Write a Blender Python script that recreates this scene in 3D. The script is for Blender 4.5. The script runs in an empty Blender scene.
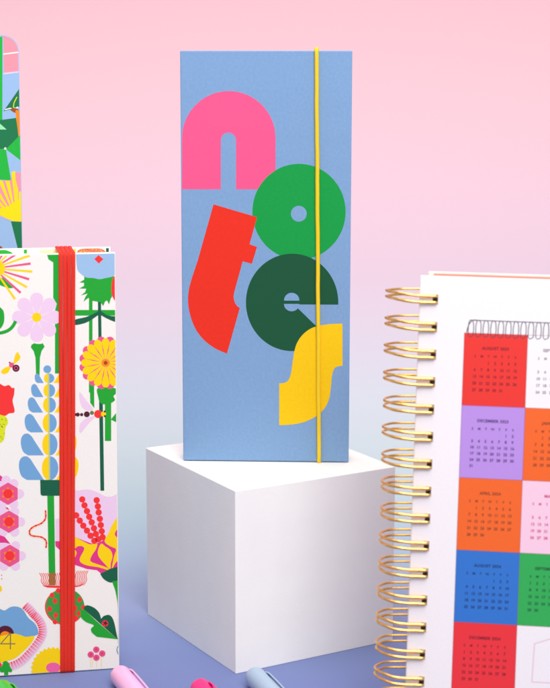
import bpy, bmesh, math, random
from mathutils import Vector, Matrix
random.seed(7)
sc = bpy.context.scene
C = sc.collection
PI = math.pi

# ------------------------------------------------------------------ camera numbers
F, TH, CH, CX, CY = 1662.668, 0.17874, 0.33256, 259.730, 335.361   # for the 550 px wide photo
CAM = Vector((0, 0, CH))
def ray(u, v):
    a = (u-CX)/F; b = (v-CY)/F
    c, s = math.cos(TH), math.sin(TH)
    return Vector((a, c - b*s, -s - b*c))
def on_z(u, v, z):
    d = ray(u, v); t = (z-CH)/d.z
    return CAM + d*t
def rot(yaw, lean, roll):
    return (Matrix.Rotation(yaw, 3, 'Z') @ Matrix.Rotation(lean, 3, 'X') @ Matrix.Rotation(roll, 3, 'Y'))
class Plane:
    """the face of a book: measures of the print on it, in metres from the book's base corner"""
    def __init__(s, origin, M): s.o = Vector(origin); s.M = M; s.Mi = M.transposed()
    def loc(s, u, v, y=0.0):
        lo = s.Mi @ (CAM - s.o); ld = s.Mi @ ray(u, v)
        t = (y-lo.y)/ld.y
        p = lo + ld*t
        return (p.x, p.z)

# ------------------------------------------------------------------ materials
def lin(c):
    c = c/255.0
    return c/12.92 if c <= 0.04045 else ((c+0.055)/1.055)**2.4
def col(rgb): return (lin(rgb[0]), lin(rgb[1]), lin(rgb[2]), 1)
MATS = {}
def mat(name, rgb, rough=.5, metal=0, var=.03, vscale=300, bump=.0, bscale=2500, spec=.35, sheen=0, coat=0, trans=0, weave=False):
    if name in MATS: return MATS[name]
    m = bpy.data.materials.new(name); m.use_nodes = True
    nt = m.node_tree; b = nt.nodes['Principled BSDF']
    b.inputs['Roughness'].default_value = rough
    b.inputs['Metallic'].default_value = metal
    b.inputs['Specular IOR Level'].default_value = spec
    if coat: b.inputs['Coat Weight'].default_value = coat; b.inputs['Coat Roughness'].default_value = .15
    tc = nt.nodes.new('ShaderNodeTexCoord')
    n = nt.nodes.new('ShaderNodeTexNoise'); n.inputs['Scale'].default_value = vscale; n.inputs['Detail'].default_value = 5
    nt.links.new(tc.outputs['Object'], n.inputs['Vector'])
    mx = nt.nodes.new('ShaderNodeMix'); mx.data_type = 'RGBA'
    c = col(rgb)
    mx.inputs['A'].default_value = tuple(max(0, x*(1-var)) for x in c[:3])+(1,)
    mx.inputs['B'].default_value = tuple(min(1, x*(1+var)) for x in c[:3])+(1,)
    nt.links.new(n.outputs['Fac'], mx.inputs['Factor'])
    nt.links.new(mx.outputs['Result'], b.inputs['Base Color'])
    if bump:
        if weave:
            w1 = nt.nodes.new('ShaderNodeTexWave'); w1.bands_direction = 'X'; w1.inputs['Scale'].default_value = bscale/10
            w2 = nt.nodes.new('ShaderNodeTexWave'); w2.bands_direction = 'Z'; w2.inputs['Scale'].default_value = bscale/10
            for w in (w1, w2):
                w.inputs['Distortion'].default_value = 1.5; w.inputs['Detail'].default_value = 2
                nt.links.new(tc.outputs['Object'], w.inputs['Vector'])
            ad = nt.nodes.new('ShaderNodeMath'); ad.operation = 'ADD'
            nt.links.new(w1.outputs['Fac'], ad.inputs[0]); nt.links.new(w2.outputs['Fac'], ad.inputs[1]); src = ad.outputs[0]
        else:
            n2 = nt.nodes.new('ShaderNodeTexNoise'); n2.inputs['Scale'].default_value = bscale; n2.inputs['Detail'].default_value = 4
            nt.links.new(tc.outputs['Object'], n2.inputs['Vector']); src = n2.outputs['Fac']
        bp = nt.nodes.new('ShaderNodeBump'); bp.inputs['Strength'].default_value = bump; bp.inputs['Distance'].default_value = .0003
        nt.links.new(src, bp.inputs['Height']); nt.links.new(bp.outputs['Normal'], b.inputs['Normal'])
    MATS[name] = m
    return m
def ink(name, rgb, weave=False):     # printing ink on paper or cloth
    return mat(name, rgb, rough=.6, spec=.22, var=.09 if weave else .05, vscale=620 if weave else 1000, bump=.10 if not weave else .22, bscale=9000 if weave else 3000, weave=weave)

# ------------------------------------------------------------------ object helpers
def tag(o, label=None, cat=None, group=None, kind=None):
    if label: o['label'] = label
    if cat: o['category'] = cat
    if group: o['group'] = group
    if kind: o['kind'] = kind
def empty(name, loc, M=None):
    o = bpy.data.objects.new(name, None); C.objects.link(o)
    o.location = loc
    if M is not None: o.rotation_euler = M.to_euler()
    o.empty_display_size = .02
    return o
def link(name, bm, mats, parent=None, smooth=False, bevel=0, seg=2):
    me = bpy.data.meshes.new(name)
    bm.normal_update(); bm.to_mesh(me); bm.free()
    if not isinstance(mats, (list, tuple)): mats = [mats]
    for m in mats: me.materials.append(m)
    o = bpy.data.objects.new(name, me); C.objects.link(o)
    if parent: o.parent = parent
    if smooth:
        for p in me.polygons: p.use_smooth = True
    return o
def add_box(bm, x0, x1, y0, y1, z0, z1, bev=0, seg=2, mi=0, only_vertical=False):
    t = bmesh.new()
    bmesh.ops.create_cube(t, size=1)
    for v in t.verts:
        v.co = Vector((x0 if v.co.x < 0 else x1, y0 if v.co.y < 0 else y1, z0 if v.co.z < 0 else z1))
    if bev: bmesh.ops.bevel(t, geom=list(t.edges), offset=bev, segments=seg, affect='EDGES', profile=.5)
    for f in t.faces: f.material_index = mi
    merge(bm, t)
def merge(bm, t):
    me = bpy.data.meshes.new('tmp'); t.to_mesh(me); t.free(); bm.from_mesh(me); bpy.data.meshes.remove(me)
def add_tube(bm, pts, r, seg=8, closed=False, mi=0, rz=None, cap=True):
    pts = [Vector(p) for p in pts]; n = len(pts); rings = []
    up = Vector((0, 0, 1)); prev = None
    for i, p in enumerate(pts):
        if closed: d = pts[(i+1) % n]-pts[i-1]
        else: d = pts[min(i+1, n-1)]-pts[max(i-1, 0)]
        d.normalize()
        if prev is None:
            a = d.orthogonal().normalized()
            if abs(d.z) < .9: a = (up - d*up.dot(d)).normalized()
        else: a = (prev - d*prev.dot(d)).normalized()
        prev = a; b = d.cross(a)
        rr = r[i] if isinstance(r, (list, tuple)) else r
        ra = rr; rb = rz if rz else rr
        rings.append([bm.verts.new(p + a*ra*math.cos(2*PI*k/seg) + b*rb*math.sin(2*PI*k/seg)) for k in range(seg)])
    m = n if closed else n-1
    for i in range(m):
        A, B = rings[i], rings[(i+1) % n]
        for k in range(seg):
            f = bm.faces.new((A[k], A[(k+1) % seg], B[(k+1) % seg], B[k])); f.material_index = mi; f.smooth = True
    if not closed and cap:
        f = bm.faces.new(rings[0][::-1]); f.material_index = mi
        f = bm.faces.new(rings[-1]); f.material_index = mi
def spline(pts, n=10, closed=False):
    P = [Vector(p) for p in pts]; out = []; N = len(P)
    rng = range(N) if closed else range(N-1)
    for i in rng:
        if closed: a, b, c, d = P[i-1], P[i], P[(i+1) % N], P[(i+2) % N]
        else: a, b, c, d = P[max(i-1, 0)], P[i], P[i+1], P[min(i+2, N-1)]
        for k in range(n):
            t = k/n
            out.append(.5*((2*b)+(c-a)*t+(2*a-5*b+4*c-d)*t*t+(3*b-a-3*c+d)*t**3))
    if not closed: out.append(P[-1])
    return out

# ------------------------------------------------------------------ printing shapes on a face
def clip(poly, x0, x1, z0, z1):
    for ax, lim, sgn in ((0, x0, 1), (0, x1, -1), (1, z0, 1), (1, z1, -1)):
        out = []
        for i in range(len(poly)):
            a, b = poly[i-1], poly[i]
            ia, ib = (a[ax]-lim)*sgn >= 0, (b[ax]-lim)*sgn >= 0
            if ia != ib:
                t = (lim-a[ax])/(b[ax]-a[ax]); out.append((a[0]+(b[0]-a[0])*t, a[1]+(b[1]-a[1])*t))
            if ib: out.append(b)
        poly = out
        if len(poly) < 3: return []
    return poly
class Print:
    def __init__(s, bm, mats, bounds, plane=None, y=0.0, step=1.5e-6, base=8e-6):
        s.bm = bm; s.mats = mats; s.b = bounds; s.pl = plane; s.y = y; s.k = 0; s.step = step; s.base = base; s.idx = {}
    def mi(s, m):
        if m.name not in s.idx:
            if m not in s.mats: s.mats.append(m)
            s.idx[m.name] = s.mats.index(m)
        return s.idx[m.name]
    def loc(s, pts, m, bump=True):           # polygon in local metres
        q = []
        for p in pts:
            if not q or (abs(p[0]-q[-1][0])+abs(p[1]-q[-1][1])) > 1e-6: q.append((p[0], p[1]))
        q = clip(q, *s.b)
        if len(q) < 3: return
        ar = sum(q[i-1][0]*q[i][1]-q[i][0]*q[i-1][1] for i in range(len(q)))
        if abs(ar) < 1e-10: return
        if ar < 0: q = q[::-1]
        if bump: s.k += 1
        yy = s.y - s.base - s.k*s.step
        try: f = s.bm.faces.new([s.bm.verts.new((x, yy, z)) for x, z in q])
        except ValueError: return
        f.material_index = s.mi(m)
    def px(s, pts, m, bump=True):            # polygon given by its measured outline
        s.loc([s.pl.loc(u, v, s.y) for u, v in pts], m, bump)
    def text(s, body, x, z, size, m, align='CENTER', bold=0, sx=1.0, spacing=1.0):
        key = (body, align, bold, spacing)
        if key not in TXT:
            cu = bpy.data.curves.new('t', 'FONT'); cu.body = body; cu.size = 1; cu.align_x = align; cu.align_y = 'CENTER'
            cu.offset = bold; cu.resolution_u = 2; cu.space_character = spacing
            o = bpy.data.objects.new('t', cu)
            me = bpy.data.meshes.new_from_object(o)
            TXT[key] = ([tuple(v.co) for v in me.vertices], [tuple(p.vertices) for p in me.polygons])
            bpy.data.objects.remove(o); bpy.data.curves.remove(cu); bpy.data.meshes.remove(me)
        V, Fc = TXT[key]; s.k += 0
        yy = s.y - s.base - (s.k+3)*s.step
        vs = [s.bm.verts.new((x+v[0]*size*sx, yy, z+v[1]*size)) for v in V]
        for f in Fc:
            q = [vs[i] for i in f]
            try: g = s.bm.faces.new(q)
            except ValueError: continue
            g.normal_update()
            if g.normal.y > 0: g.normal_flip()
            g.material_index = s.mi(m)
TXT = {}
def disc(cx, cy, rx, ry=None, n=40, a0=0, a1=2*PI):
    ry = ry or rx
    full = abs(a1-a0-2*PI) < 1e-6
    k = n if full else n+1
    return [(cx+rx*math.cos(a0+(a1-a0)*i/n), cy+ry*math.sin(a0+(a1-a0)*i/n)) for i in range(k)]
def smooth(pts, n=6, closed=True):
    return [(p.x, p.y) for p in spline([Vector((a, b, 0)) for a, b in pts], n, closed)]
def stroke(pts, w):
    L, R = [], []; n = len(pts)
    for i in range(n):
        a = pts[max(i-1, 0)]; b = pts[min(i+1, n-1)]
        dx, dy = b[0]-a[0], b[1]-a[1]; l = math.hypot(dx, dy) or 1
        ww = w[i] if isinstance(w, (list, tuple)) else w
        L.append((pts[i][0]-dy/l*ww/2, pts[i][1]+dx/l*ww/2)); R.append((pts[i][0]+dy/l*ww/2, pts[i][1]-dx/l*ww/2))
    return L+R[::-1]
def Z(ox, oy, pts, s=8.4615): return [(ox+a/s, oy+b/s) for a, b in pts]

# ================================================================== THE SETTING
Y_SW, R_SW, TOP = 1.30, 0.40, 1.15      # the paper sweep: where it starts to curve, its radius, its top
def sweep_point(s):
    l1 = Y_SW+.6; l2 = R_SW*PI/2
    if s <= l1: return (s-.6, 0)
    if s <= l1+l2:
        a = (s-l1)/R_SW; return (Y_SW+R_SW*math.sin(a), R_SW-R_SW*math.cos(a))
    return (Y_SW+R_SW, R_SW+s-l1-l2)
L_SW = Y_SW+.6+R_SW*PI/2+TOP-R_SW
def s_at_row(v):                        # paper length at which a given height of the photo lands
    best = None
    for i in range(4000):
        s = .6+(L_SW-.6)*i/4000; y, z = sweep_point(s)
        if y < .05: continue
        dz = z-CH; d = y*math.cos(TH)-dz*math.sin(TH); vv = CY-F*(y*math.sin(TH)+dz*math.cos(TH))/d
        if best is None or abs(vv-v) < best[0]: best = (abs(vv-v), s)
    return best[1]
bm = bmesh.new(); N = 96; uvl = bm.loops.layers.uv.new('UVMap'); rows = []
for i in range(N+1):
    s = L_SW*i/N; y, z = sweep_point(s); rows.append([(bm.verts.new((x, y, z)), s/L_SW) for x in (-1.3, -.45, .45, 1.3)])
for i in range(N):
    for k in range(3):
        q = [rows[i][k], rows[i][k+1], rows[i+1][k+1], rows[i+1][k]]
        f = bm.faces.new([v for v, _ in q]); f.smooth = True
        for lp, (v, t) in zip(f.loops, q): lp[uvl].uv = ((v.co.x+1.3)/2.6, t)
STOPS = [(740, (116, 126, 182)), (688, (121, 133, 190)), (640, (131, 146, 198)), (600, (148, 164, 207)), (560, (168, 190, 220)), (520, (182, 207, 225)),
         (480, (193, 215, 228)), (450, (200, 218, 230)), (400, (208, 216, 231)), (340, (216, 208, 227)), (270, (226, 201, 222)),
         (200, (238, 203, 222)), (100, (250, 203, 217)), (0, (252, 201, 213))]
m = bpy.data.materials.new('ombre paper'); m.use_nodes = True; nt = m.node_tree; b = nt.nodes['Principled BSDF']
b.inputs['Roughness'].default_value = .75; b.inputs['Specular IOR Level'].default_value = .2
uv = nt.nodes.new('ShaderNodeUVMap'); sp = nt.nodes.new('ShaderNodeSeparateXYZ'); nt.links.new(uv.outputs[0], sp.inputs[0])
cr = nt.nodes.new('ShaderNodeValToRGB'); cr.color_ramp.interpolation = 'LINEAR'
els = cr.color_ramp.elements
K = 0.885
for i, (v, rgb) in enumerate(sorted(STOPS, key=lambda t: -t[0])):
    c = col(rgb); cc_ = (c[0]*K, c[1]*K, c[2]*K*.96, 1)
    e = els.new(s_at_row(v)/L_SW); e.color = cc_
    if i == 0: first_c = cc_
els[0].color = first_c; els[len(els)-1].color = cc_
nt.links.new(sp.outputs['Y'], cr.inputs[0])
nz = nt.nodes.new('ShaderNodeTexNoise'); nz.inputs['Scale'].default_value = 900; nz.inputs['Detail'].default_value = 6
tc = nt.nodes.new('ShaderNodeTexCoord'); nt.links.new(tc.outputs['Object'], nz.inputs['Vector'])
mr = nt.nodes.new('ShaderNodeMapRange'); mr.inputs['To Min'].default_value = .96; mr.inputs['To Max'].default_value = 1.04
nt.links.new(nz.outputs['Fac'], mr.inputs[0])
mu = nt.nodes.new('ShaderNodeMix'); mu.data_type = 'RGBA'; mu.blend_type = 'MULTIPLY'; mu.inputs['Factor'].default_value = 1
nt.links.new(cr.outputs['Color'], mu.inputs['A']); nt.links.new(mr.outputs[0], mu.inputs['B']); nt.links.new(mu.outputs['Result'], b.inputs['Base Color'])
bp = nt.nodes.new('ShaderNodeBump'); bp.inputs['Strength'].default_value = .12; bp.inputs['Distance'].default_value = .0004
nt.links.new(nz.outputs['Fac'], bp.inputs['Height']); nt.links.new(bp.outputs['Normal'], b.inputs['Normal'])
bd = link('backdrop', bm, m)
tag(bd, 'ombre paper backdrop running from pink down to periwinkle blue', 'backdrop', kind='structure')

# ================================================================== WHITE CUBE
S = .10
QX, QY, QW, QA, QB = -.01267, .83343, .51962, .1002, .10603
bm = bmesh.new(); add_box(bm, 0, QA, 0, QB, 0, S, bev=.0004, seg=2)
wm = mat('matte white board', (244, 242, 239), rough=.65, var=.03, vscale=60, bump=.25, bscale=700, spec=.25)
cube = link('display_block', bm, wm)
cube.location = (QX, QY, 0); cube.rotation_euler = (0, 0, QW)
tag(cube, 'matte white square block standing cornerwise under the blue notebook', 'block')

# ================================================================== hard cover notebook maker
def hardcover(root, w, h, t, x0, cover_mats, page_m, print_fn, spine_left=True, board=.0024, back_fn=None, bev=.0005):
    """face of the front cover at y=0, book goes back to y=t; spans x0..x0+w"""
    x1 = x0+w
    bm = bmesh.new(); mats = [cover_mats]
    add_box(bm, x0, x1, 0, board, 0, h, bev=bev, seg=2)
    print_fn(bm, mats, (x0+bev, x1-bev, bev, h-bev))
    link('front_cover', bm, mats, root)
    bm = bmesh.new(); mats = [cover_mats]
    add_box(bm, x0, x1, t-board, t, 0, h, bev=bev, seg=2)
    if back_fn: back_fn(bm, mats, (x0+bev, x1-bev, bev, h-bev))
    link('back_cover', bm, mats, root)
    bm = bmesh.new()
    add_box(bm, x0, x0+board, board+.0002, t-board-.0002, 0, h, bev=bev*.8)
    link('spine', bm, cover_mats, root)
    bm = bmesh.new()
    add_box(bm, x0+board+.0003, x1-.003, board+.00005, t-board-.00005, .003, h-.003)
    link('page_block', bm, page_m, root)
def paper_edge():
    if 'page edges' in MATS: return MATS['page edges']
    m = mat('page edges', (243, 238, 228), rough=.8, var=.03)
    nt = m.node_tree; b = nt.nodes['Principled BSDF']; tc = nt.nodes.new('ShaderNodeTexCoord')
    w = nt.nodes.new('ShaderNodeTexWave'); w.bands_direction = 'Y'; w.inputs['Scale'].default_value = 900; w.inputs['Distortion'].default_value = 1
    nt.links.new(tc.outputs['Object'], w.inputs['Vector']); bp = nt.nodes.new('ShaderNodeBump'); bp.inputs['Strength'].default_value = .5; bp.inputs['Distance'].default_value = .0001
    nt.links.new(w.outputs['Fac'], bp.inputs['Height']); nt.links.new(bp.outputs['Normal'], b.inputs['Normal'])
    return m

# ================================================================== BLUE LETTERED NOTEBOOK
bM = rot(-.0427, -.00922, -.00054)
bO = Vector((-.04241, .89523, S+.00045)); BW, BH, BT = .0916, .2238, .016
bp_ = Plane(bO, bM)
blue = mat('blue cloth paper', (130, 167, 210), rough=.6, var=.13, vscale=620, bump=.5, bscale=9000, weave=True)
P_pink = ink('pink ink', (238, 84, 134), True); P_green = ink('green ink', (6, 150, 64), True)
P_dark = ink('bottle green ink', (16, 80, 50), True); P_red = ink('scarlet ink', (228, 44, 24), True); P_yel = ink('yellow ink', (240, 194, 2), True)
def print_notes(bm, mats, bnd):
    p = Print(bm, mats, bnd, bp_)
    def z6(l): return Z(170, 40, l, 2.895)
    def z7(l): return Z(170, 250, l, 2.895)
    # n : an arch with a slot
    cx, cy, r = 228.8, 138.2, 46.7
    out = [(182.1, 189.4), (182.1, cy)] + [(cx-r*math.cos(a*PI/40), cy-47.0*math.sin(a*PI/40)) for a in range(1, 40)] + [(275.5, cy), (275.5, 189.4)]
    inn = [(236.0, 189.4), (236.0, 140.4)] + [(228.4+7.6*math.cos(a*PI/16), 140.4-7.8*math.sin(a*PI/16)) for a in range(1, 16)] + [(220.8, 140.4), (220.8, 189.4)]
    p.px(out+inn, P_pink)
    # o
    p.px(disc(299, 211.8, 46.6, 47.9, 72), P_green); p.px(disc(298.8, 213.8, 7.9, 7.9, 32), blue)
    # e
    p.px(disc(292.1, 302.4, 46.2, 48.7, 72), P_dark)
    p.px([(290, 304.4), (340, 304.7), (340, 338), (327, 336.5), (316.8, 326.7), (298.0, 308.4)], blue)
    p.px(disc(291.7, 300.6, 7.7, 7.8, 24, PI, 2*PI), blue)
    p.px(disc(291.7, 303.9, 7.7, 7.4, 24, 0, PI), blue)
    # t
    left = smooth([(227, 353.6), (215.5, 348.6), (204.5, 340.5), (196.5, 330.5), (191.2, 318.5), (188.4, 306), (188.3, 294), (191, 281), (197.8, 260.4)], 6, False)
    inner = smooth([(234.6, 291), (233.6, 296.5), (234.6, 302), (237, 305.8), (239.8, 308.0)], 5, False)
    p.px([(213.5, 204.4), (257, 217.2), (249.6, 244.3), (257, 247.0), (251.9, 263.9), (242.7, 261.3)]+inner+left, P_red)
    # s
    a = smooth([(320, 325.3), (311, 328.4), (302.8, 334.6), (297.0, 343), (294, 353), (292.4, 364), (290.8, 374), (288.4, 380), (284.6, 382.8), (279.2, 383.3)], 5, False)
    c = smooth([(279.2, 425.2), (292, 424.4), (304.7, 421.8), (316, 416.2), (324.5, 408.4), (329.2, 398.4), (331, 386), (332.2, 375), (335.2, 367.6), (342.5, 365.7)], 5, False)
    p.px([(342.5, 323.6), (331, 324.0)]+a+c, P_yel)
r = empty('notebook', bO, bM)
tag(r, 'slim blue notebook with bold coloured letters and yellow elastic, upright on the white block', 'notebook')
hardcover(r, BW, BH, BT, 0, blue, paper_edge(), print_notes)
# its yellow elastic, a round cord running round both covers
xt = bp_.loc(316.6, 60)[0]; xb = bp_.loc(319.0, 455)[0]
yel = mat('yellow elastic', (252, 204, 30), rough=.7, var=.16, vscale=2400, bump=.9, bscale=4000)
bm = bmesh.new(); rr = .00112
def corner(cy_, cz_, a0, x, rad=.0016, n=5): return [(x, cy_+rad*math.cos(a0+k*PI/2/n), cz_+rad*math.sin(a0+k*PI/2/n)) for k in range(n+1)]
q_ = .0016
loop = [(xb+(xt-xb)*k/30+.00007*math.sin(k*.9)+.00005*math.sin(k*2.3), -rr*.9, .004+(BH-.008)*k/30) for k in range(31)]
loop += corner(-rr*.9+q_, BH+rr*.8-q_, PI, xt)[0:1] + [(xt, -rr*.9+q_-q_*math.cos(k*PI/10), BH+rr*.8-q_+q_*math.sin(k*PI/10)) for k in range(1, 6)]
loop += [(xt, BT/2, BH+rr*.5)] + [(xt, BT+rr*.9-q_+q_*math.sin(k*PI/10), BH+rr*.8-q_+q_*math.cos(k*PI/10)) for k in range(0, 6)]
loop += [(xb, BT+rr*.9-q_+q_*math.cos(k*PI/10), -rr*.1+q_-q_*math.sin(k*PI/10)) for k in range(0, 6)]
loop += [(xb, BT/2, rr*.3)] + [(xb, -rr*.9+q_-q_*math.sin(k*PI/10), -rr*.1+q_-q_*math.cos(k*PI/10)) for k in range(0, 5)]
add_tube(bm, loop, rr, 12, closed=True)
link('elastic_band', bm, yel, r, smooth=True)

# ================================================================== FLORAL NOTEBOOK
lM = rot(.19248, -.00077, .00598)
lO = Vector((-.07477, .84078, .0003)); LH, LT, LW = .2232, .0250, .150
lp = Plane(lO, lM)
W_ = ink('warm white print', (240, 233, 224)); GR = ink('leaf green print', (32, 160, 46)); DG = ink('deep green print', (18, 92, 64))
YE = ink('sunny yellow print', (248, 206, 4)); PK = ink('rose print', (232, 84, 130)); LI = ink('lilac print', (234, 200, 224)); BL = ink('sky print', (112, 160, 202))
RD = ink('red print', (242, 50, 48)); MG = ink('magenta print', (222, 52, 128)); MA = ink('maroon print', (84, 24, 46)); OR = ink('orange print', (246, 134, 26))
OL = ink('olive print', (96, 122, 56)); LM = ink('lime print', (216, 220, 30)); GD = ink('grey gold foil', (128, 112, 78)); BK = ink('dark print', (56, 60, 60))
TE = ink('teal print', (110, 158, 170)); LB = ink('pale sky print', (152, 184, 216)); SALM = ink('salmon print', (240, 108, 84)); BR = ink('brown print', (150, 74, 26)); CRM = ink('cream print', (250, 218, 160))
def leaf(xr, xl, yt, yb):
    w = abs(xr-xl); s = 1 if xl < xr else -1; h = yb-yt
    top = xl+s*w*.30
    pts = [(xr, yb), (xl+s*w*.32, yb), (xl+s*w*.10, yb-h*.16), (xl, yb-h*.48), (xl+s*w*.01, yb-h*.78), (xl+s*w*.12, yb-h*.96), (top, yt), (xl+s*w*.46, yb-h*.88)]
    sm = smooth(pts[1:], 4, False)
    return [pts[0]]+sm+[(xl+s*w*.72, yb-h*.45)]
def print_flowers(bm, mats, bnd):
    p = Print(bm, mats, bnd, lp)
    A1 = lambda l: Z(0, 240, l); A2 = lambda l: Z(60, 240, l); B1 = lambda l: Z(0, 320, l); B2 = lambda l: Z(60, 320, l)
    C1 = lambda l: Z(0, 400, l); C2 = lambda l: Z(60, 400, l); D1 = lambda l: Z(0, 480, l); D2 = lambda l: Z(60, 480, l)
    E1 = lambda l: Z(0, 550, l); E2 = lambda l: Z(60, 550, l); F1 = lambda l: Z(0, 608, l); F2 = lambda l: Z(60, 608, l)
    # --- fan flower top left
    p.px(smooth([(-12, 262), (-2, 276.5), (3.5, 278), (9, 283), (13.6, 287.3), (9.5, 288.3), (4, 286.8), (-2, 284), (-12, 276)], 4), GR)
    c = (-6, 268.5)
    for i, a in enumerate(range(-190, 60, 13)):
        A = math.radians(a); R = 37 + (1.5 if i % 2 else 0)
        if -70 < a < 50 or True:
            d = (math.cos(A), math.sin(A)); n = (-d[1], d[0]); w0, w1 = .7, 1.25
            p.px([(c[0]+d[0]*4-n[0]*w0, c[1]+d[1]*4-n[1]*w0), (c[0]+d[0]*R-n[0]*w1, c[1]+d[1]*R*.95-n[1]*w1), (c[0]+d[0]*R+n[0]*w1, c[1]+d[1]*R*.95+n[1]*w1), (c[0]+d[0]*4+n[0]*w0, c[1]+d[1]*4+n[1]*w0)], YE if i % 2 else PK, bump=(i == 0))
    p.px(disc(c[0], c[1], 11, 9), YE)
    # --- green stem beside the band
    p.px(A1([(395, 114), (530, 114), (530, 700), (535, 1130), (465, 1130), (465, 597), (480, 540), (450, 490), (450, 190), (410, 165)]), GR)
    # --- lilac daisy with goblet calyx
    p.px(B1([(268, 208), (290, 196), (310, 202), (345, 202), (362, 196), (378, 225), (352, 262), (338, 320), (335, 470), (305, 470), (300, 320), (285, 265), (260, 230)]), GR)
    c = (36.7, 317.3)
    for k in range(8):
        A = k*PI/4; pts = [(3, 0), (10, 3.9), (16, 6.4), (20.5, 6.2), (23.8, 3.4), (24.6, 0), (23.8, -3.4), (20.5, -6.2), (16, -6.4), (10, -3.9)]
        p.px(smooth([(c[0]+x*math.cos(A)-y*math.sin(A), c[1]+(x*math.sin(A)+y*math.cos(A))) for x, y in pts], 4), LI, bump=(k == 0))
    p.px(disc(36.7, 317.3, 4.7), YE)
    # --- left green bits
    p.px(smooth([(-8, 300), (0, 307), (3.8, 312), (4, 322), (0, 329), (-8, 332)], 4), GR)
    p.px(stroke(smooth([(-8, 332), (0, 333), (8, 330.5), (13, 326), (15.6, 321)], 5, False), 3.4), GR)
    # --- bee
    p.px(smooth(B1([(115, 372), (128, 300), (150, 270), (163, 292), (174, 310), (160, 340)]), 4), YE)
    p.px(smooth(B1([(92, 392), (40, 404), (8, 435), (25, 457), (62, 450), (78, 430)]), 4), YE)
    p.px(disc(11.6, 365, 2.6), PK); p.px(disc(16, 368.2, 3.6), MA); p.px(disc(16, 368.2, 2.0), PK); p.px(disc(16, 368.2, 1.4), MA)
    p.px(disc(9.6, 362.5, .8), MA)
    # --- red petals and spotted bud
    p.px(smooth([(-10, 378), (0, 383.6), (4.5, 386), (9, 385), (12, 388), (14.4, 388), (14, 395), (12.6, 401), (14.7, 411.8), (9, 413.4), (4.5, 416), (-4, 415), (-10, 408)], 3), RD)
    p.px(smooth([(-8, 416), (3, 415.5), (7, 418), (8, 423), (5.4, 428), (4.8, 436), (2, 442), (-8, 444)], 4), LM)
    for k in range(26): p.px(disc(random.uniform(-4, 6), random.uniform(418, 440), .45, n=6), DG, bump=(k == 0))
    # --- tall blue and yellow plant
    rows = [(34.8, 43.7, 373.5, 383), (31.2, 43.4, 384, 397), (27.9, 43.0, 397.3, 412.5), (24.8, 43.5, 413.9, 432.3), (21, 44, 433.5, 455.3), (19.1, 44, 456.2, 479.9)]
    for i, (xl, xt_, yt, yb) in enumerate(rows):
        g = .4+i*.25
        p.px(leaf(xt_, xl, yt, yb), BL, bump=(i == 0))
        p.px(leaf(53.5+i*.5, 97.5-xl, yt, yb), YE, bump=False)
    for i, (xl, xt_, yt, yb) in enumerate(rows):
        w = 4.3+i*.55; yc = (yt+yb)/2; hh = (yb-yt)/2
        p.px(disc(48.2+.15*i, yc, w, hh*1.0, 28, PI/2, 3*PI/2), YE, bump=(i == 0))
        p.px(disc(49.2+.15*i, yc, w*1.18, hh*1.0, 28, -PI/2, PI/2), BL, bump=False)
    p.px([(47.6, 369), (49.2, 369), (50.2, 480), (48.6, 480)], ink('light olive print', (196, 196, 120)))
    p.px(disc(47.3, 369.2, 3.9), BL)
    # --- cup flower, top right
    p.px(A2([(245, 480), (275, 480), (275, 1290), (245, 1290)]), GR)
    p.px(A2([(128, 592), (500, 592), (500, 640), (128, 640)]), GR)
    p.px([(97.8, 298), (101, 298), (101.6, 340), (98.4, 340)], DG)
    p.px(smooth([(99.5, 311), (93, 314), (86, 317), (74, 320), (74, 325), (84, 323.4), (91, 320), (98, 315)], 3), DG)
    p.px(smooth([(100.5, 311), (108, 315.5), (119, 317), (120, 323), (110, 320), (101, 315)], 3), DG)
    p.px(A2([(205, 300), (455, 300), (445, 400), (440, 480), (428, 500), (415, 545), (398, 512), (382, 520), (365, 560), (345, 527), (275, 515), (240, 490), (198, 522), (215, 480), (235, 452), (178, 470), (212, 440), (222, 412), (162, 411), (203, 388), (203, 362), (163, 360), (205, 335)]), GR)
    p.px(smooth(A2([(470, 300), (440, 350), (438, 460), (480, 525), (520, 450), (520, 340)]), 4), RD)
    p.px([(76, 253.0), (122, 253.0), (122, 273), (114.5, 275)]+smooth([(112, 276.8), (105, 278.2), (99.5, 279.2), (93, 278), (86, 277.4), (80.5, 273.6), (77.4, 269.5), (76.4, 262)], 4, False), LB)
    p.px(A2([(325, 128), (368, 162), (328, 200), (290, 162)]), RD)
    # --- chrysanthemum and what stands under it
    p.px(B2([(250, 500), (288, 500), (290, 745), (256, 700)]), GR)
    p.px([(99, 396), (102.7, 396), (104.2, 490.6), (100.4, 490.6)], DG)
    p.px(smooth([(97.2, 388.5), (106, 387), (115.8, 388.5), (116.5, 393), (113.5, 396), (115, 400), (110.5, 403.2), (105, 404.4), (100, 402.6), (98.2, 397)], 4), GR)
    p.px(C2([(380, 10), (433, 10), (433, 346), (380, 346)]), GR)
    p.px(C2([(430, 165), (482, 100), (486, 192)]), GR)
    c = (105.6, 362.8)
    for k in range(16):
        A = (k+.5)*PI/8; p.px(disc(c[0]+22.2*math.cos(A), c[1]+22.2*math.sin(A), 4.4, n=18), PK, bump=(k == 0))
    p.px(disc(c[0], c[1], 23.2, n=48), PK)
    for k in range(16):
        A = k*PI/8; pts = [(3, 0), (10, 2.0), (17, 3.7), (21.5, 3.7), (24.3, 1.6), (24.3, -1.6), (21.5, -3.7), (17, -3.7), (10, -2.0)]
        p.px(smooth([(c[0]+x*math.cos(A)-y*math.sin(A), c[1]+x*math.sin(A)+y*math.cos(A)) for x, y in pts], 3), YE, bump=(k == 0))
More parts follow.
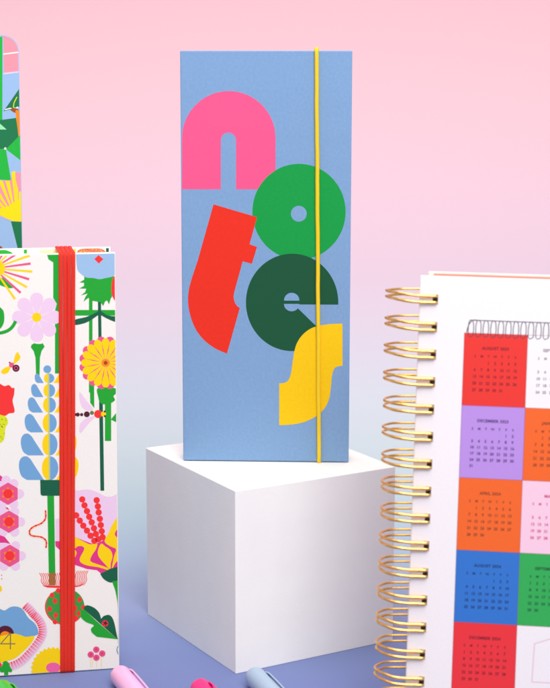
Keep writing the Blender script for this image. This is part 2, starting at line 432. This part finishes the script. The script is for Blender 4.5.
    for k in range(16):
        A = (k+.5)*PI/8; n_ = (-math.sin(A)*.55, math.cos(A)*.55); d_ = (math.cos(A), math.sin(A))
        p.px([(c[0]+d_[0]*4, c[1]+d_[1]*4), (c[0]+d_[0]*13+n_[0], c[1]+d_[1]*13+n_[1]), (c[0]+d_[0]*19, c[1]+d_[1]*19), (c[0]+d_[0]*13-n_[0], c[1]+d_[1]*13-n_[1])], PK, bump=(k == 0))
    p.px(disc(c[0], c[1], 4), OR); p.px(disc(c[0], c[1], 1.9), BR)
    # --- dragonfly
    p.px(smooth([(79.6, 392), (86, 400), (93, 409.5), (85, 409.5), (80.4, 403)], 3), LI); p.px(smooth([(80.3, 433), (80.0, 424), (86, 418.5), (95, 416), (88, 424)], 3), LI)
    for i, (a, b_, rr_, m_) in enumerate(((150, 123, 17, MA), (183, 123, 14, MA), (227, 120, 25, MA), (270, 108, 17, OL), (130, 123, 12, MA), (322, 118, 34, RD), (368, 118, 22, YE), (378, 97, 9, MA), (380, 136, 9, MA))):
        p.px(Z(60, 400, disc(a, b_, rr_, n=20)), m_)
    # --- hexagon blossoms, lower left
    for cx, cy in ((8, 493.6), (8.9, 521.6), (9.7, 555.6)):
        for k in range(6):
            A = k*PI/3; p.px(disc(cx+11.6*math.cos(A), cy+11.6*math.sin(A), 4.6, n=18), LI, bump=(k == 0))
    p.px(D1([(0, 465), (40, 480), (88, 540), (45, 530), (-40, 530), (-40, 450)]), MG); p.px(D1([(45, 228), (66, 232), (80, 254), (55, 244)]), MG)
    p.px([(-4, 474), (0, 475), (8, 481), (-4, 481)], MG); p.px(disc(6, 480, 4.5), LI)
    for cx, cy in ((8, 493.6), (8.9, 521.6), (9.7, 555.6)):
        p.px([(cx+11.2*math.sin(k*PI/3), cy-11.2*math.cos(k*PI/3)) for k in range(6)], PK)
        p.px([(cx+(6.9 if k % 2 == 0 else 4.4)*math.sin(k*PI/6), cy-(6.9 if k % 2 == 0 else 4.4)*math.cos(k*PI/6)) for k in range(12)], OR)
        p.px(disc(cx, cy, 4.7), RD)
    # --- pot, stem, wavy line
    p.px([(47.3, 495), (54, 495), (55.5, 584.6), (49, 584.6)], GR)
    p.px([(40.2, 479.8), (62, 479.8), (62, 495.6), (42.6, 495.6), (41.2, 495.0), (40.5, 493.6)], DG)
    p.px([(55.5, 519), (60.5, 518), (60.5, 545), (55.8, 545)], LI); p.px([(55.2, 541), (61, 541), (61, 551), (55.6, 546)], MG)
    w = smooth(D1([(385, 262), (385, 322), (350, 365), (282, 395), (250, 430), (265, 468), (350, 482), (390, 515), (390, 566)]), 6, False)
    p.px(stroke(w, 2.6), ink('peach print', (252, 214, 180))); p.px(stroke(w, 1.25), RD)
    for q in w[::4]: p.px(disc(q[0], q[1], .95, n=8), RD, bump=False)
    # --- lilac flower with bead stamens, yellow and magenta petals
    p.px(smooth([(72, 494), (78, 490.6), (88, 489.4), (97, 492), (105, 496), (112, 496.4), (122, 494), (122, 522), (108, 538), (100, 542), (90, 545), (72, 540)], 4), LI)
    p.px([(73, 536), (84, 540.5), (92, 543.5), (99, 542.5), (107, 538), (112, 525), (122, 512), (122, 567), (110, 570), (101, 573.2), (97, 570), (87, 568.8), (73, 564)], MG)
    p.px(smooth([(73, 537), (82, 540.5), (90, 544.2), (97, 543.2), (96, 549), (92, 555), (90.5, 561), (99, 564.5), (107, 567.5), (108.5, 570), (99, 567.2), (87, 565.2), (80.5, 562), (80, 557.5), (84, 549.8), (83, 546.4), (78, 546), (73, 549)], 3), YE)
    p.px(smooth([(101, 543.5), (105, 546), (110.5, 550), (112.5, 556), (110.8, 563), (110, 569), (105, 564), (99, 557), (97.8, 551)], 3), YE)
    p.px(smooth([(104.5, 541), (109, 532), (113, 523), (122, 512), (122, 527), (116.5, 530), (114.8, 534.5), (118, 538), (122, 539), (122, 556), (116, 562), (112.8, 567.5), (111.8, 568), (114, 556), (116, 549), (110, 546)], 3), YE)
    p.px(smooth([(73, 550), (75.8, 550.5), (76.4, 554), (73, 560)], 3), YE)
    for ch in ([(188, 163), (207, 213), (228, 262), (247, 310), (268, 357), (287, 407), (303, 455)], [(310, 170), (320, 222), (327, 273), (337, 327), (345, 380), (353, 432), (360, 482)], [(137, 298), (167, 342), (197, 385), (228, 427), (258, 470), (290, 513), (325, 500)]):
        for (a, b_) in ch: p.px(Z(60, 480, disc(a, b_, 27, n=20)), RD, bump=(a == ch[0][0]))
    p.px([(100.2, 573.6), (109.6, 568.8), (122, 565), (122, 581)]+smooth([(114, 582.2), (109, 582), (103.5, 578.6), (100.2, 573.6)], 4, False), DG)
    p.px([(112, 581), (122, 580)]+smooth([(121.5, 600), (121.5, 645), (118.3, 646), (118, 625), (117.6, 604), (115.2, 590)], 4, False), GR)
    # --- striped tulip, spotted ball
    p.px([(49, 572.5), (55.5, 572.5), (55.5, 585), (49, 585)], OL)
    p.px(E1([(360, 296), (378, 300), (505, 302), (505, 319), (405, 316), (378, 308)]), RD); p.px(E2([(110, 300), (160, 298), (200, 280), (175, 304), (140, 310), (110, 312)]), RD)
    for k in range(12):
        x = 39.5+k*1.95; xb_ = 43.6+k*1.55
        p.px(stroke(smooth([(x, 572.8), (x+2.2-k*.08, 577), (x+1.7-k*.1, 581), (xb_+.8, 585.8)], 4, False), .62), RD, bump=(k == 0))
    for k in range(7):
        x = 88.2-k*1.75; xb_ = 83.4-k*1.3
        p.px(stroke(smooth([(x, 570.5), (x-2.2, 575), (x-1.6, 580), (xb_, 585)], 4, False), .62), RD, bump=(k == 0))
    p.px(disc(64.6, 606.6, 19.7, 18.0, 48), RD); p.px(disc(65.2, 606.0, 19.1, 17.6, 48), ink('mid green print', (58, 150, 60)))
    for k, (x, y) in enumerate(((52, 595), (55, 600.8), (49.7, 608.7), (55.6, 615), (55, 621.5), (58, 590.5), (79.5, 599.4), (75, 608), (79, 613.2), (83.4, 607.2), (76, 618))):
        p.px(disc(x, y, 2.3, 2.6, 14), RD, bump=(k == 0))
    # --- heart leaf with ladybird, pink berries
    p.px([(83.6, 608.6)]+smooth([(84, 607), (87.2, 605), (94.2, 607.6), (99.2, 612.8), (101, 618.6)], 4, False)+smooth([(103.6, 615.8), (108.5, 614.6), (112.2, 617.4), (114.6, 624), (116.6, 634), (117.8, 639)], 4, False), DG)
    p.px([(83.6, 608.6), (95.5, 620), (117.6, 639)]+smooth([(97, 636.6), (92, 632.4), (91, 628.4), (93.8, 625), (86.4, 622), (81.2, 617.4), (80.2, 612)], 4, False), GR)
    p.px(disc(105, 623.2, 3.2), RD); p.px(disc(105.3, 623.0, 1.6, n=12), MA)
    for k in range(5): p.px(disc(105+2.3*math.cos(k*1.26), 623.2+2.3*math.sin(k*1.26), .55, n=8), MA, bump=(k == 0))
    for k, x in enumerate((90.6, 92.4, 96.6, 101.4)): p.px([(x-.35, 655), (x+.35, 655), (x+.35, 667), (x-.35, 667)], CRM, bump=(k == 0))
    for k, (a, b_) in enumerate(((307, 350), (260, 392), (357, 383), (308, 418))):
        p.px(Z(60, 608, disc(a, b_, 27, n=24)), PK); p.px(Z(60, 608, disc(a, b_, 12, n=12)), MG)
    p.px(Z(60, 608, stroke(smooth([(515, 300), (490, 325), (482, 350), (490, 380), (515, 405)], 4, False), 8)), TE)
    # --- big blue and yellow bloom with pink fringe
    edge = smooth([(22.5, 608), (27, 612), (31, 617), (35, 621), (38, 626), (38.8, 632), (36.8, 637), (32, 644), (26, 651), (20, 657), (13, 661), (5, 663), (-6, 664)], 6, False)
    out = []
    for i, q in enumerate(edge):
        a = edge[max(i-1, 0)]; b_ = edge[min(i+1, len(edge)-1)]; dx, dy = b_[0]-a[0], b_[1]-a[1]; l = math.hypot(dx, dy)
        out.append((q[0]+dy/l*8.4, q[1]-dx/l*8.4))
    p.px(edge+out[::-1], LI); p.k += 1
    L = len(edge); cum = 0
    for i in range(L-1):
        for t in (0, .5) if i % 2 else (0,):
            q = (edge[i][0]*(1-t)+edge[i+1][0]*t, edge[i][1]*(1-t)+edge[i+1][1]*t); o_ = (out[i][0]*(1-t)+out[i+1][0]*t, out[i][1]*(1-t)+out[i+1][1]*t)
            p.px(stroke([q, (q[0]*.12+o_[0]*.88, q[1]*.12+o_[1]*.88)], [.62, .22]), RD if i % 3 else PK, bump=False)
    p.px(smooth([(-8, 606), (0, 608.6), (4.6, 610.2), (11, 606.6), (18, 606.6), (23.4, 610), (28, 617.2), (35, 623.5), (38, 630), (37.2, 634.5), (26, 636.4), (14, 634), (-8, 636)], 4), BL)
    p.px(disc(5.2, 634, 8.8, 8.6), MA); p.px(disc(5.2, 635.6, 5.0, 4.6), OR)
    p.px(smooth([(-8, 636), (0, 635.8), (7, 634.4), (14, 633.4), (20, 634.6), (26, 636.6), (34.2, 635.9), (31.5, 642.5), (24, 650.5), (15.5, 657.6), (7, 660.6), (-8, 662)], 4), YE)
    p.px(smooth([(-1, 668), (2.5, 665), (3, 662), (5.8, 660.6), (9, 663), (9.8, 666), (12.2, 669.6), (11, 672), (8.4, 671.6), (1, 672)], 3), GR); p.px([(4.2, 670), (8.2, 670), (8.4, 678), (4.2, 678)], GR)
    p.px(smooth([(-6, 661), (0, 662), (1.5, 666), (-6, 668)], 3), RD)
    p.px(stroke([(10.5, 632.6), (.6, 643.5)], 1.0), GD); p.px([(.2, 643.0), (15.4, 643.0), (15.4, 644.1), (.2, 644.1)], GD); p.px([(9.9, 632.8), (11.0, 632.8), (10.9, 649), (9.8, 649)], GD)
    # --- yellow sunflower by the band
    pts = []
    for k in range(60):
        A = PI + k*PI/30; R = 22.6 if k % 2 else 20.4
        pts.append((53.2+R*math.cos(A), 669+R*math.sin(A)))
    p.px(pts, YE); p.px(disc(53.2, 667.4, 7.2, 5.2), ink('pink print', (240, 96, 158)))
    p.px(smooth([(-2, 584), (1, 586), (2, 590), (-2, 592)], 3), YE); p.px(disc(1.6, 575, .6, n=8), PK); p.px(disc(1.8, 578.6, .6, n=8), PK)
def print_endpaper(bm, mats, bnd):
    p = Print(bm, mats, bnd, lp, y=LT-.0024)
    p.px(smooth([(-6, 250), (2, 249.6), (8, 250.8), (13, 254), (13, 262), (-6, 262)], 3), GR)
    p.px([(23.8, 249), (27, 249), (27, 262), (23.8, 262)], GR)
    for k in range(13): p.px([(40.5+k*1.7, 249.5), (41.5+k*1.7, 249.5), (41.5+k*1.7, 262), (40.5+k*1.7, 262)], CRM, bump=False)
    p.px([(39.8, 250.8), (62, 250.8), (62, 262), (39.8, 262)], CRM); p.px([(74, 248.4), (75.8, 248.8), (75.2, 262), (73, 262)], YE)
    p.px(smooth([(76, 262), (77, 252), (82, 248.9), (92, 248.2), (101, 248.8), (106, 252.6), (107, 262)], 3), SALM)
    for k in range(60): p.px(disc(random.uniform(78, 105), random.uniform(249.2, 257), .5, n=6), (OL, YE, RD)[k % 3], bump=(k % 20 == 0))
    p.px([(106, 247.8), (108.8, 247.8), (108.8, 262), (106, 262)], DG)
r = empty('notebook', lO, lM)
tag(r, 'white notebook covered in bright garden flowers, closed with a wide red elastic', 'notebook')
hardcover(r, LW, LH, LT, -LW, W_, paper_edge(), print_flowers, back_fn=print_endpaper)
red = mat('red elastic webbing', (232, 46, 28), rough=.75, var=.16, vscale=2200, bump=.8, bscale=6000)
bm = bmesh.new()
xl_t, xr_t = lp.loc(58.6, 262)[0], lp.loc(75.5, 262)[0]
xl_b, xr_b = lp.loc(60.2, 668)[0], lp.loc(74.6, 668)[0]
def band_x(z, k):
    t = max(0, min(1, z/LH)); a_ = xl_b+(xl_t-xl_b)*t; c_ = xr_b+(xr_t-xr_b)*t
    return a_+(c_-a_)*(k+.5)/4
for k in range(4):
    th_ = .00042
    sw = (band_x(LH, 1)-band_x(LH, 0)+band_x(0, 1)-band_x(0, 0))/2
    zs = [i*LH/24 for i in range(25)]
    X = lambda z: band_x(z, k)
    loop = [(X(.0015), -th_, .0015)]+[(X(z)+.00006*math.sin(z*60+k*2), -th_-.00003*math.sin(z*90+k), z) for z in zs[1:-1]]+[(X(LH), -th_, LH-.0012), (X(LH), -th_*.3, LH+.0001), (X(LH), .0010, LH+th_), (X(LH), LT/2, LH+th_*.6), (X(LH), LT-.0012, LH+th_), (X(LH), LT+th_*.3, LH+.0001), (X(LH), LT+th_, LH-.0015),
            (X(0), LT+th_, .0015), (X(0), LT+th_*.3, .0001), (X(0), LT-.0012, .0002), (X(0), .0012, .0002), (X(0), -th_*.3, .0001)]
    # flattened strand: built as a ribbon with a domed face
    n = len(loop); rings = []
    for i in range(n):
        a = Vector(loop[i-1]); b_ = Vector(loop[(i+1) % n]); d = (b_-a).normalized(); nx = Vector((1, 0, 0)); ny = d.cross(nx)
        ring = []
        for j in range(10):
            A = 2*PI*j/10
            cA, sA = math.cos(A), math.sin(A)
            ring.append(bm.verts.new(Vector(loop[i])+nx*(sw*.505)*math.copysign(abs(cA)**.55, cA)+ny*th_*math.copysign(abs(sA)**.7, sA)))
        rings.append(ring)
    for i in range(n):
        A_, B_ = rings[i], rings[(i+1) % n]
        for j in range(10):
            f = bm.faces.new((A_[j], B_[j], B_[(j+1) % 10], A_[(j+1) % 10])); f.smooth = True
bmesh.ops.recalc_face_normals(bm, faces=bm.faces)
link('elastic_band', bm, red, r)

# ================================================================== TALL PATTERNED NOTEBOOK behind, left
tM = rot(.165, 0, .007)
e = ray(20.6, 150); t_ = .925/e.y; pe = CAM+e*t_
TW, TT = .235, .020
tH = (CAM+ray(12, 35.5)*(.925/ray(12, 35.5).y)).z
tO = Vector((pe.x-.0020, .925, .001))
tp = Plane(tO, tM)
# exact edge: shift so that the right edge passes the measured point
dx = tp.loc(20.7, 150)[0]; tO = tO + tM @ Vector((dx, 0, 0)); tp = Plane(tO, tM)
tH = tp.loc(8, 35.4)[1]
tG = ink('bright green jungle', (30, 176, 60)); tD = ink('dark green jungle', (24, 114, 70)); tB = ink('light blue jungle', (150, 182, 220)); tP = ink('pink jungle', (248, 146, 160)); tY = ink('yellow jungle', (252, 216, 10))
def rounded(w, h, rad, n=10):
    pts = [(-w, 0), (0, 0)]
    pts += [(-rad+rad*math.cos(a*PI/2/n), h-rad+rad*math.sin(a*PI/2/n)) for a in range(n+1)]
    pts += [(-w+rad-rad*math.sin(a*PI/2/n), h-rad+rad*math.cos(a*PI/2/n)) for a in range(n+1)]
    return pts
def slab(bm, outline, y0, y1):
    a = [bm.verts.new((x, y0, z)) for x, z in outline]; b_ = [bm.verts.new((x, y1, z)) for x, z in outline]
    bm.faces.new(a); bm.faces.new(b_[::-1]); n = len(a)
    for i in range(n): bm.faces.new((a[i-1], b_[i-1], b_[i], a[i]))
    bmesh.ops.recalc_face_normals(bm, faces=bm.faces)
r = empty('notebook', tO, tM)
tag(r, 'tall notebook with rounded corner and jungle leaf print, behind the white flowery one', 'notebook')
bm = bmesh.new(); mats = [tB]
slab(bm, rounded(TW, tH, .0088), 0, .0022)
p = Print(bm, mats, (-TW+.0003, -.0003, .0003, tH-.0003), tp)
def arc_pts(): # inside of the rounded corner, in metres
    rad = .0083
    return [(-.0005-rad+rad*math.cos(a*PI/24), tH-.0005-rad+rad*math.sin(a*PI/24)) for a in range(13)]
x3 = tp.loc(3.6, 60)[0]
p.loc([(x3, tp.loc(3.6, 74)[1]), (-.0005, tp.loc(20, 72)[1])]+arc_pts()+[(x3, tH-.0005)], tP)
p.px([(3.4, 53.6), (19.4, 51.6), (19.6, 52.9), (3.4, 54.9)], W_); p.px([(3.4, 73.0), (20.2, 71.2), (20.2, 72.6), (3.4, 74.6)], ink('pale lilac jungle', (214, 200, 226)))
p.px([(-30, 36.8), (2.4, 36.8), (2.4, 122), (-30, 122)], tG)
p.px([(21.5, 85.5), (3.4, 111.5), (10, 109.6), (21.5, 106)], tD)
p.px(stroke([(17, 97), (14, 103), (13.4, 107), (15, 108.5)], .9), LM); p.px(stroke([(5, 109.8), (10, 108.4), (14, 109.4), (18, 107)], 1.1), W_)
p.px(smooth([(10, 109.5), (15, 108.2), (19, 110.2), (18, 113.5), (14, 112.5)], 3), BR)
p.px([(-40, 122), (3, 119.8), (22, 117.2), (22, 170), (6, 149), (-40, 150)], tD)
p.px(smooth([(15.4, 112), (17.6, 110.4), (19.6, 113), (21.5, 130), (22, 146), (19.2, 142), (17.6, 128)], 3), OR)
p.px([(-2, 122), (6.6, 129.6), (-2, 129.6)], ink('mint jungle', (150, 224, 170)))
p.px([(22, 133), (6, 149.4), (22, 163)], tG); p.px([(6, 149.4), (22, 161.6), (22, 176), (11.4, 180)], tB)
p.px([(6, 149.8), (11, 180.6), (-20, 178), (-30, 150), (-4, 148)], tG); p.px(disc(5.3, 148.6, 1.2, n=10), W_)
p.px([(-30, 178), (0, 180.6), (11, 180.2), (12, 173), (22, 172), (22, 222), (12, 221), (-30, 206)], tP)
cc = (17, 222)
for (a, b_) in (((11.4, 172), (15.2, 171)), ((15.8, 180), (18.2, 190)), ((5.4, 181), (9.6, 181)), ((-2, 180), (2.6, 181)), ((-3, 188), (-3, 194)), ((-3, 198), (-3, 203)), ((-4, 206.5), (-4, 213)), ((19, 192), (24, 190))):
    p.px([cc, a, b_], tY)
p.px([(9, 206), (17, 200), (22, 200), (22, 221.5), (12, 221), (-2, 214.4), (-2, 209)], tY)
p.px([(11, 221.4), (22, 221.8), (22, 262), (18.6, 252)], tD)
p.px([(11.4, 221.4), (-2, 215), (-30, 206), (-30, 208), (-2, 217.4)], tB)
p.px(disc(-.4, 249, 3.0), BR); p.px(smooth([(-40, 280), (0, 262), (18, 300), (10, 360), (-30, 380)], 5), tG)
link('front_cover', bm, mats, r)
bm = bmesh.new(); slab(bm, rounded(TW, tH, .0088), TT-.0022, TT); link('back_cover', bm, tB, r)
bm = bmesh.new(); slab(bm, rounded(TW-.003, tH-.003, .007), .0023, TT-.0023)
for v in bm.verts: v.co.x -= .0025; v.co.z += .0015
link('page_block', bm, paper_edge(), r)

# ================================================================== SPIRAL PLANNER
pM = rot(-.11537, -.16464, .01582)
PH = .2217; pTL = Vector((.07533, .7728, .22159)); pO = pTL + pM @ Vector((0, 0, -PH))
pp = Plane(pO, pM); PW, PT = .162, .0165
pw = ink('planner white', (230, 222, 224))
TR = ink('coral red tile', (220, 50, 44)); TV = ink('lavender tile', (174, 134, 208)); TO = ink('orange tile', (228, 96, 36)); TBL = ink('cobalt tile', (46, 108, 188)); TGr = ink('green tile', (46, 160, 78)); TPk = ink('pale pink tile', (232, 190, 208)); TR2 = ink('strawberry tile', (222, 48, 56))
line_m = ink('tile outline', (120, 60, 80)); grey_l = ink('drawn wire grey', (66, 64, 76))
MON = {}
def print_planner(bm, mats, bnd):
    p = Print(bm, mats, bnd, pp)
    ox, oz, tw, th = .02152, PH-.02622, .0294, .03392
    cells = [[TR, pw, TV, TO], [TV, TO, TGr, TR], [TO, TPk, TBL, TV], [TBL, TGr, TR, TPk], [TR2, pw, TO, TBL]]
    for rI in range(5):
        for cI in range(4):
            x = ox+cI*tw; z = oz-rI*th
            p.loc([(x, z), (x+tw, z), (x+tw, z-th), (x, z-th)], cells[rI][cI], bump=(rI == 0 and cI == 0))
    p.k += 1
    for rI in range(6):
        z = oz-rI*th; p.loc([(ox, z-.00008), (ox+4*tw, z-.00008), (ox+4*tw, z+.00008), (ox, z+.00008)], line_m, bump=False)
    p.k += 1
    for cI in range(5):
        x = ox+cI*tw; p.loc([(x-.00008, oz-5*th), (x+.00008, oz-5*th), (x+.00008, oz), (x-.00008, oz)], line_m, bump=False)
    p.k += 1
    T1 = ink('type on red', (120, 24, 40)); T2 = ink('type on lavender', (72, 48, 104)); T3 = ink('type on orange', (126, 56, 36)); T4 = ink('type on cobalt', (24, 48, 96)); T5 = ink('type on green', (20, 78, 48)); T6 = ink('type on pink', (196, 48, 110)); T7 = ink('type on white', (120, 112, 124))
    cal = [(0, 0, 'AUGUST 2023', 2, 31, T1), (1, 0, 'DECEMBER 2023', 5, 31, T2), (2, 0, 'APRIL 2024', 1, 30, T3), (3, 0, 'AUGUST 2024', 4, 31, T4), (4, 0, 'DECEMBER 2024', 0, 31, T1),
           (0, 1, 'SEPTEMBER 2023', 5, 30, T7), (1, 1, 'JANUARY 2024', 1, 31, T3), (2, 1, 'MAY 2024', 3, 31, T6), (3, 1, 'SEPTEMBER 2024', 0, 30, T5)]
    for rI, cI, name, st, nd, m_ in cal:
        x = ox+cI*tw; z = oz-rI*th
        p.text(name, x+tw/2, z-.0070, .0019, m_, bold=.04, spacing=1.08)
        rows_ = (st+nd+6)//7; dz = .00315 if rows_ < 6 else .0029
        for k, ch in enumerate('SMTWTFS'): p.text(ch, x+.0054+k*.00312, z-.0108, .0016, m_, bold=.035)
        for d in range(nd):
            q = st+d; p.text(str(d+1), x+.0054+(q % 7)*.00312, z-.0108-(q//7+1)*dz, .0018, m_, bold=.04)
    # drawn box outline in the last visible tile
    q = [pp.loc(*t) for t in ((531.8, 681.8), (534.5, 643.6), (553, 638), (575, 644), (575, 684), (553, 683))]
    for a, b_ in ((0, 1), (1, 2), (2, 3), (3, 4), (4, 5), (5, 0)):
        p.loc(stroke([q[a], q[b_]], .00035), ink('thin rose line', (214, 166, 182)), bump=False)
    # drawn wire binding over the grid
    n = 33
    for k in range(n):
        x = ox+.0018+k*(4*tw-.003)/n
        if k == 0:
            p.loc(stroke(smooth([(x-.0008, oz+.0002), (x, oz+.0035), (x+.0016, oz+.0058), (x+.0035, oz+.0062)], 4, False), .00042), grey_l, bump=False)
        w_ = .0015
        o_ = smooth([(x, oz-.0012), (x-.0001, oz+.002), (x+.0002, oz+.0048), (x+w_*.6, oz+.0061), (x+w_+.0006, oz+.0052), (x+w_+.0009, oz+.002), (x+w_+.0007, oz-.0012)], 4, False)
        p.loc(stroke(o_, .00040), grey_l, bump=False)
        p.loc(stroke([(x+.0002, oz-.0012), (x+w_/2, oz-.0019), (x+w_+.0006, oz-.0012)], .00040), grey_l, bump=False)
    p.k += 1
    p.loc([(ox+.003, oz+.0058), (ox+4*tw-.002, oz+.0058), (ox+4*tw-.002, oz+.0062), (ox+.003, oz+.0062)], grey_l)
    # punched slots for the wire
    hm = ink('punched hole shade', (40, 30, 30))
    for z in ring_z: p.loc([(.0062, z-.0023), (.0087, z-.0023), (.0087, z+.0023), (.0062, z+.0023)], hm, bump=False)
ring_z = [pp.loc(439.5-(i*.68), 299.6+27.60*i-.021*i*i)[1] for i in range(17)]
ring_z = [z for z in ring_z if z > .006]
r = empty('spiral_planner', pO, pM)
tag(r, 'white wire bound planner with coloured calendar squares on its cover', 'planner')
bm = bmesh.new(); mats = [pw]; add_box(bm, 0, PW, 0, .0022, 0, PH, bev=.0005); print_planner(bm, mats, (.0005, PW-.0005, .0005, PH-.0005)); link('front_cover', bm, mats, r)
bm = bmesh.new(); add_box(bm, .003, PW-.002, .0027, PT-.0025, .002, PH-.0035); link('page_block', bm, paper_edge(), r)
cor = mat('coral divider card', (240, 138, 124), rough=.5)
bm = bmesh.new(); add_box(bm, .0062, PW-.002, .0060, .0072, .002, PH+.0012); link('divider_card', bm, cor, r)
bm = bmesh.new(); add_box(bm, .0035, PW, PT-.0022, PT, 0, PH+.0024, bev=.0005); link('back_cover', bm, mat('blush back board', (246, 218, 206), rough=.5), r)
gold = mat('gold wire', (246, 196, 112), rough=.24, metal=1, var=.06, vscale=500)
for i, z in enumerate(ring_z):
    bm = bmesh.new(); j = random.uniform(-.0004, .0004)
    for s in (-1, 1):
        sp_ = .00150
        g = s*sp_; h = s*.00135; e_ = .92+.08*z/PH+j*60
        path = [(.0076, .0014, z+g), (.0077, -.0009, z+g), (.0062, -.0013, z+g), (.0030, -.0015, z+g), (.0004, -.0019, z+g), (-.0058, -.0024, z+g+.0004), (-.0106*e_, -.0004, z+g+.0009+j), (-.0145*e_, .0042, z+h+.0015+j), (-.0157*e_, .0088, z+h+.0021+j), (-.0144*e_, .0132, z+h+.0027),
                (-.0102, .0170, z+h+.0033), (-.0030, .0186, z+h+.0036), (.0040, .0184, z+h+.0038), (.0068, .0168, z+h+.0038)]
        q = spline(path, 6)
        add_tube(bm, q, [.00078 if k < 30 else max(.00056, .00078-(k-30)*.000012) for k in range(len(q))], 10)
    link('wire_ring', bm, gold, r)

# ================================================================== PENS on the paper
def lathe(bm, prof, seg=28, mi=0):       # profile (x along the pen, radius)
    rings = []
    for x, rad in prof:
        if rad < 1e-6: rings.append([bm.verts.new((x, 0, 0))]); continue
        rings.append([bm.verts.new((x, rad*math.cos(2*PI*k/seg), rad*math.sin(2*PI*k/seg))) for k in range(seg)])
    for A, B in zip(rings, rings[1:]):
        for k in range(seg):
            if len(A) == 1: f = bm.faces.new((A[0], B[(k+1) % seg], B[k]))
            elif len(B) == 1: f = bm.faces.new((A[k], A[(k+1) % seg], B[0]))
            else: f = bm.faces.new((A[k], A[(k+1) % seg], B[(k+1) % seg], B[k]))
            f.smooth = True; f.material_index = mi
    bmesh.ops.recalc_face_normals(bm, faces=bm.faces)
def pen(px_, dirx, rgb, label, R=.0055, clip_angle=70, name='pen', clip_rgb=None):
    c = on_z(px_[0], px_[1], R)
    yaw = math.atan2(-1.0, dirx)           # the pen runs towards the viewer
    M = Matrix.Rotation(yaw, 3, 'Z')
    o = empty(name, Vector((c.x, c.y, 0)), M); tag(o, label, 'pen', 'pens lying on the paper')
    cap_m = mat('pen plastic %d %d %d' % rgb, rgb, rough=.32, var=.015, spec=.5, coat=.2)
    def up(bm):
        for v in bm.verts: v.co.z += R
    bm = bmesh.new()
    prof = [(-R*.92, 0)]+[(-R*.92*math.cos(a*PI/2/9)**.9 if a < 9 else 0, R*math.sin(a*PI/2/9)) for a in range(1, 10)]+[(.004, R), (.030, R*1.0), (.058, R*1.02), (.0584, R*.98), (.0584, R*.80)]
    lathe(bm, prof); up(bm); cap = link('cap', bm, cap_m, o)
    bm = bmesh.new()
    lathe(bm, [(.0585, R*.80), (.0588, R*.95), (.100, R*.95), (.128, R*.93), (.1335, R*.86), (.1360, R*.55), (.1364, 0)]); up(bm); link('barrel', bm, cap_m, o)
    # clip: a bowed strip standing off the cap
    bm = bmesh.new(); A = math.radians(clip_angle); q = Vector((0, math.cos(A), math.sin(A))); s_ = Vector((0, -math.sin(A), math.cos(A)))
    xs = [(.0035, R*.90), (.0048, R*1.02), (.0075, R*1.09), (.018, R*1.11), (.032, R*1.09), (.040, R*1.04), (.0425, R*1.0)]
    v0 = []
    for i, (x, h_) in enumerate(xs):
        w_ = .0017 if i < 5 else .0014; 
        v0.append([bm.verts.new(Vector((x, 0, 0))+q*(h_+dh)+s_*sg_*w_) for sg_, dh in ((-1, 0), (1, 0), (1, .0008), (-1, .0008))])
    for a_, b_ in zip(v0, v0[1:]):
        for k in range(4): bm.faces.new((a_[k], a_[(k+1) % 4], b_[(k+1) % 4], b_[k]))
    bm.faces.new(v0[0][::-1]); bm.faces.new(v0[-1]); bmesh.ops.recalc_face_normals(bm, faces=bm.faces)
    bmesh.ops.bevel(bm, geom=list(bm.edges), offset=.0002, segments=1, affect='EDGES')
    up(bm); link('clip', bm, cap_m, cap)
    return o
pen((121.0, 676.0), .40, (246, 184, 226), 'pale pink pen lying against the flowery notebook corner', clip_angle=40)
pen((201.0, 689.2), .32, (238, 12, 122), 'hot pink pen lying between the pale pink and grey blue pens', clip_angle=45)
pen((255.8, 677.6), .36, (160, 182, 206), 'grey blue pen lying at the front corner of the white block', clip_angle=30)
pen((2.5, 690.5), .45, (52, 186, 50), 'bright green pen lying in front of the flowery notebook', clip_angle=40)

# ================================================================== LIGHT
w = bpy.data.worlds.new('World'); sc.world = w; w.use_nodes = True
bg = w.node_tree.nodes['Background']; bg.inputs[0].default_value = (1, .985, .965, 1); bg.inputs[1].default_value = .60
def area(name, loc, target, size, energy, color=(1, 1, 1), sy=None):
    l = bpy.data.lights.new(name, 'AREA'); l.energy = energy; l.size = size; l.color = color
    if sy: l.shape = 'RECTANGLE'; l.size_y = sy
    o = bpy.data.objects.new(name, l); C.objects.link(o); o.location = loc
    o.rotation_euler = (Vector(target)-Vector(loc)).to_track_quat('-Z', 'Y').to_euler()
    return o
area('softbox', (.36, -.35, 1.05), (0, .90, .12), .7, 13, (1, .99, .965))
area('overhead_light', (.06, .42, .80), (0, .92, .26), .4, 2.6, (1, .99, .97))
area('backdrop_light', (-.1, 1.08, 1.65), (0, 1.5, .1), 1.1, 11.5, (1, .995, .99))

# ================================================================== CAMERA
cd = bpy.data.cameras.new('camera'); cam = bpy.data.objects.new('camera', cd); C.objects.link(cam)
cam.location = CAM; cam.rotation_euler = (PI/2-TH, 0, 0)
cd.sensor_fit = 'HORIZONTAL'; cd.sensor_width = 36; cd.lens = 36*F/550
cd.shift_x = (275-CX)/550; cd.shift_y = (CY-344)/550
cd.clip_start = .02; cd.clip_end = 50
cd.dof.use_dof = True; cd.dof.focus_distance = .905; cd.dof.aperture_fstop = 18
sc.camera = cam
sc.render.resolution_x = 819; sc.render.resolution_y = 1024
sc.view_settings.view_transform = 'Standard'; sc.view_settings.look = 'None'; sc.view_settings.gamma = 1; sc.view_settings.exposure = 0
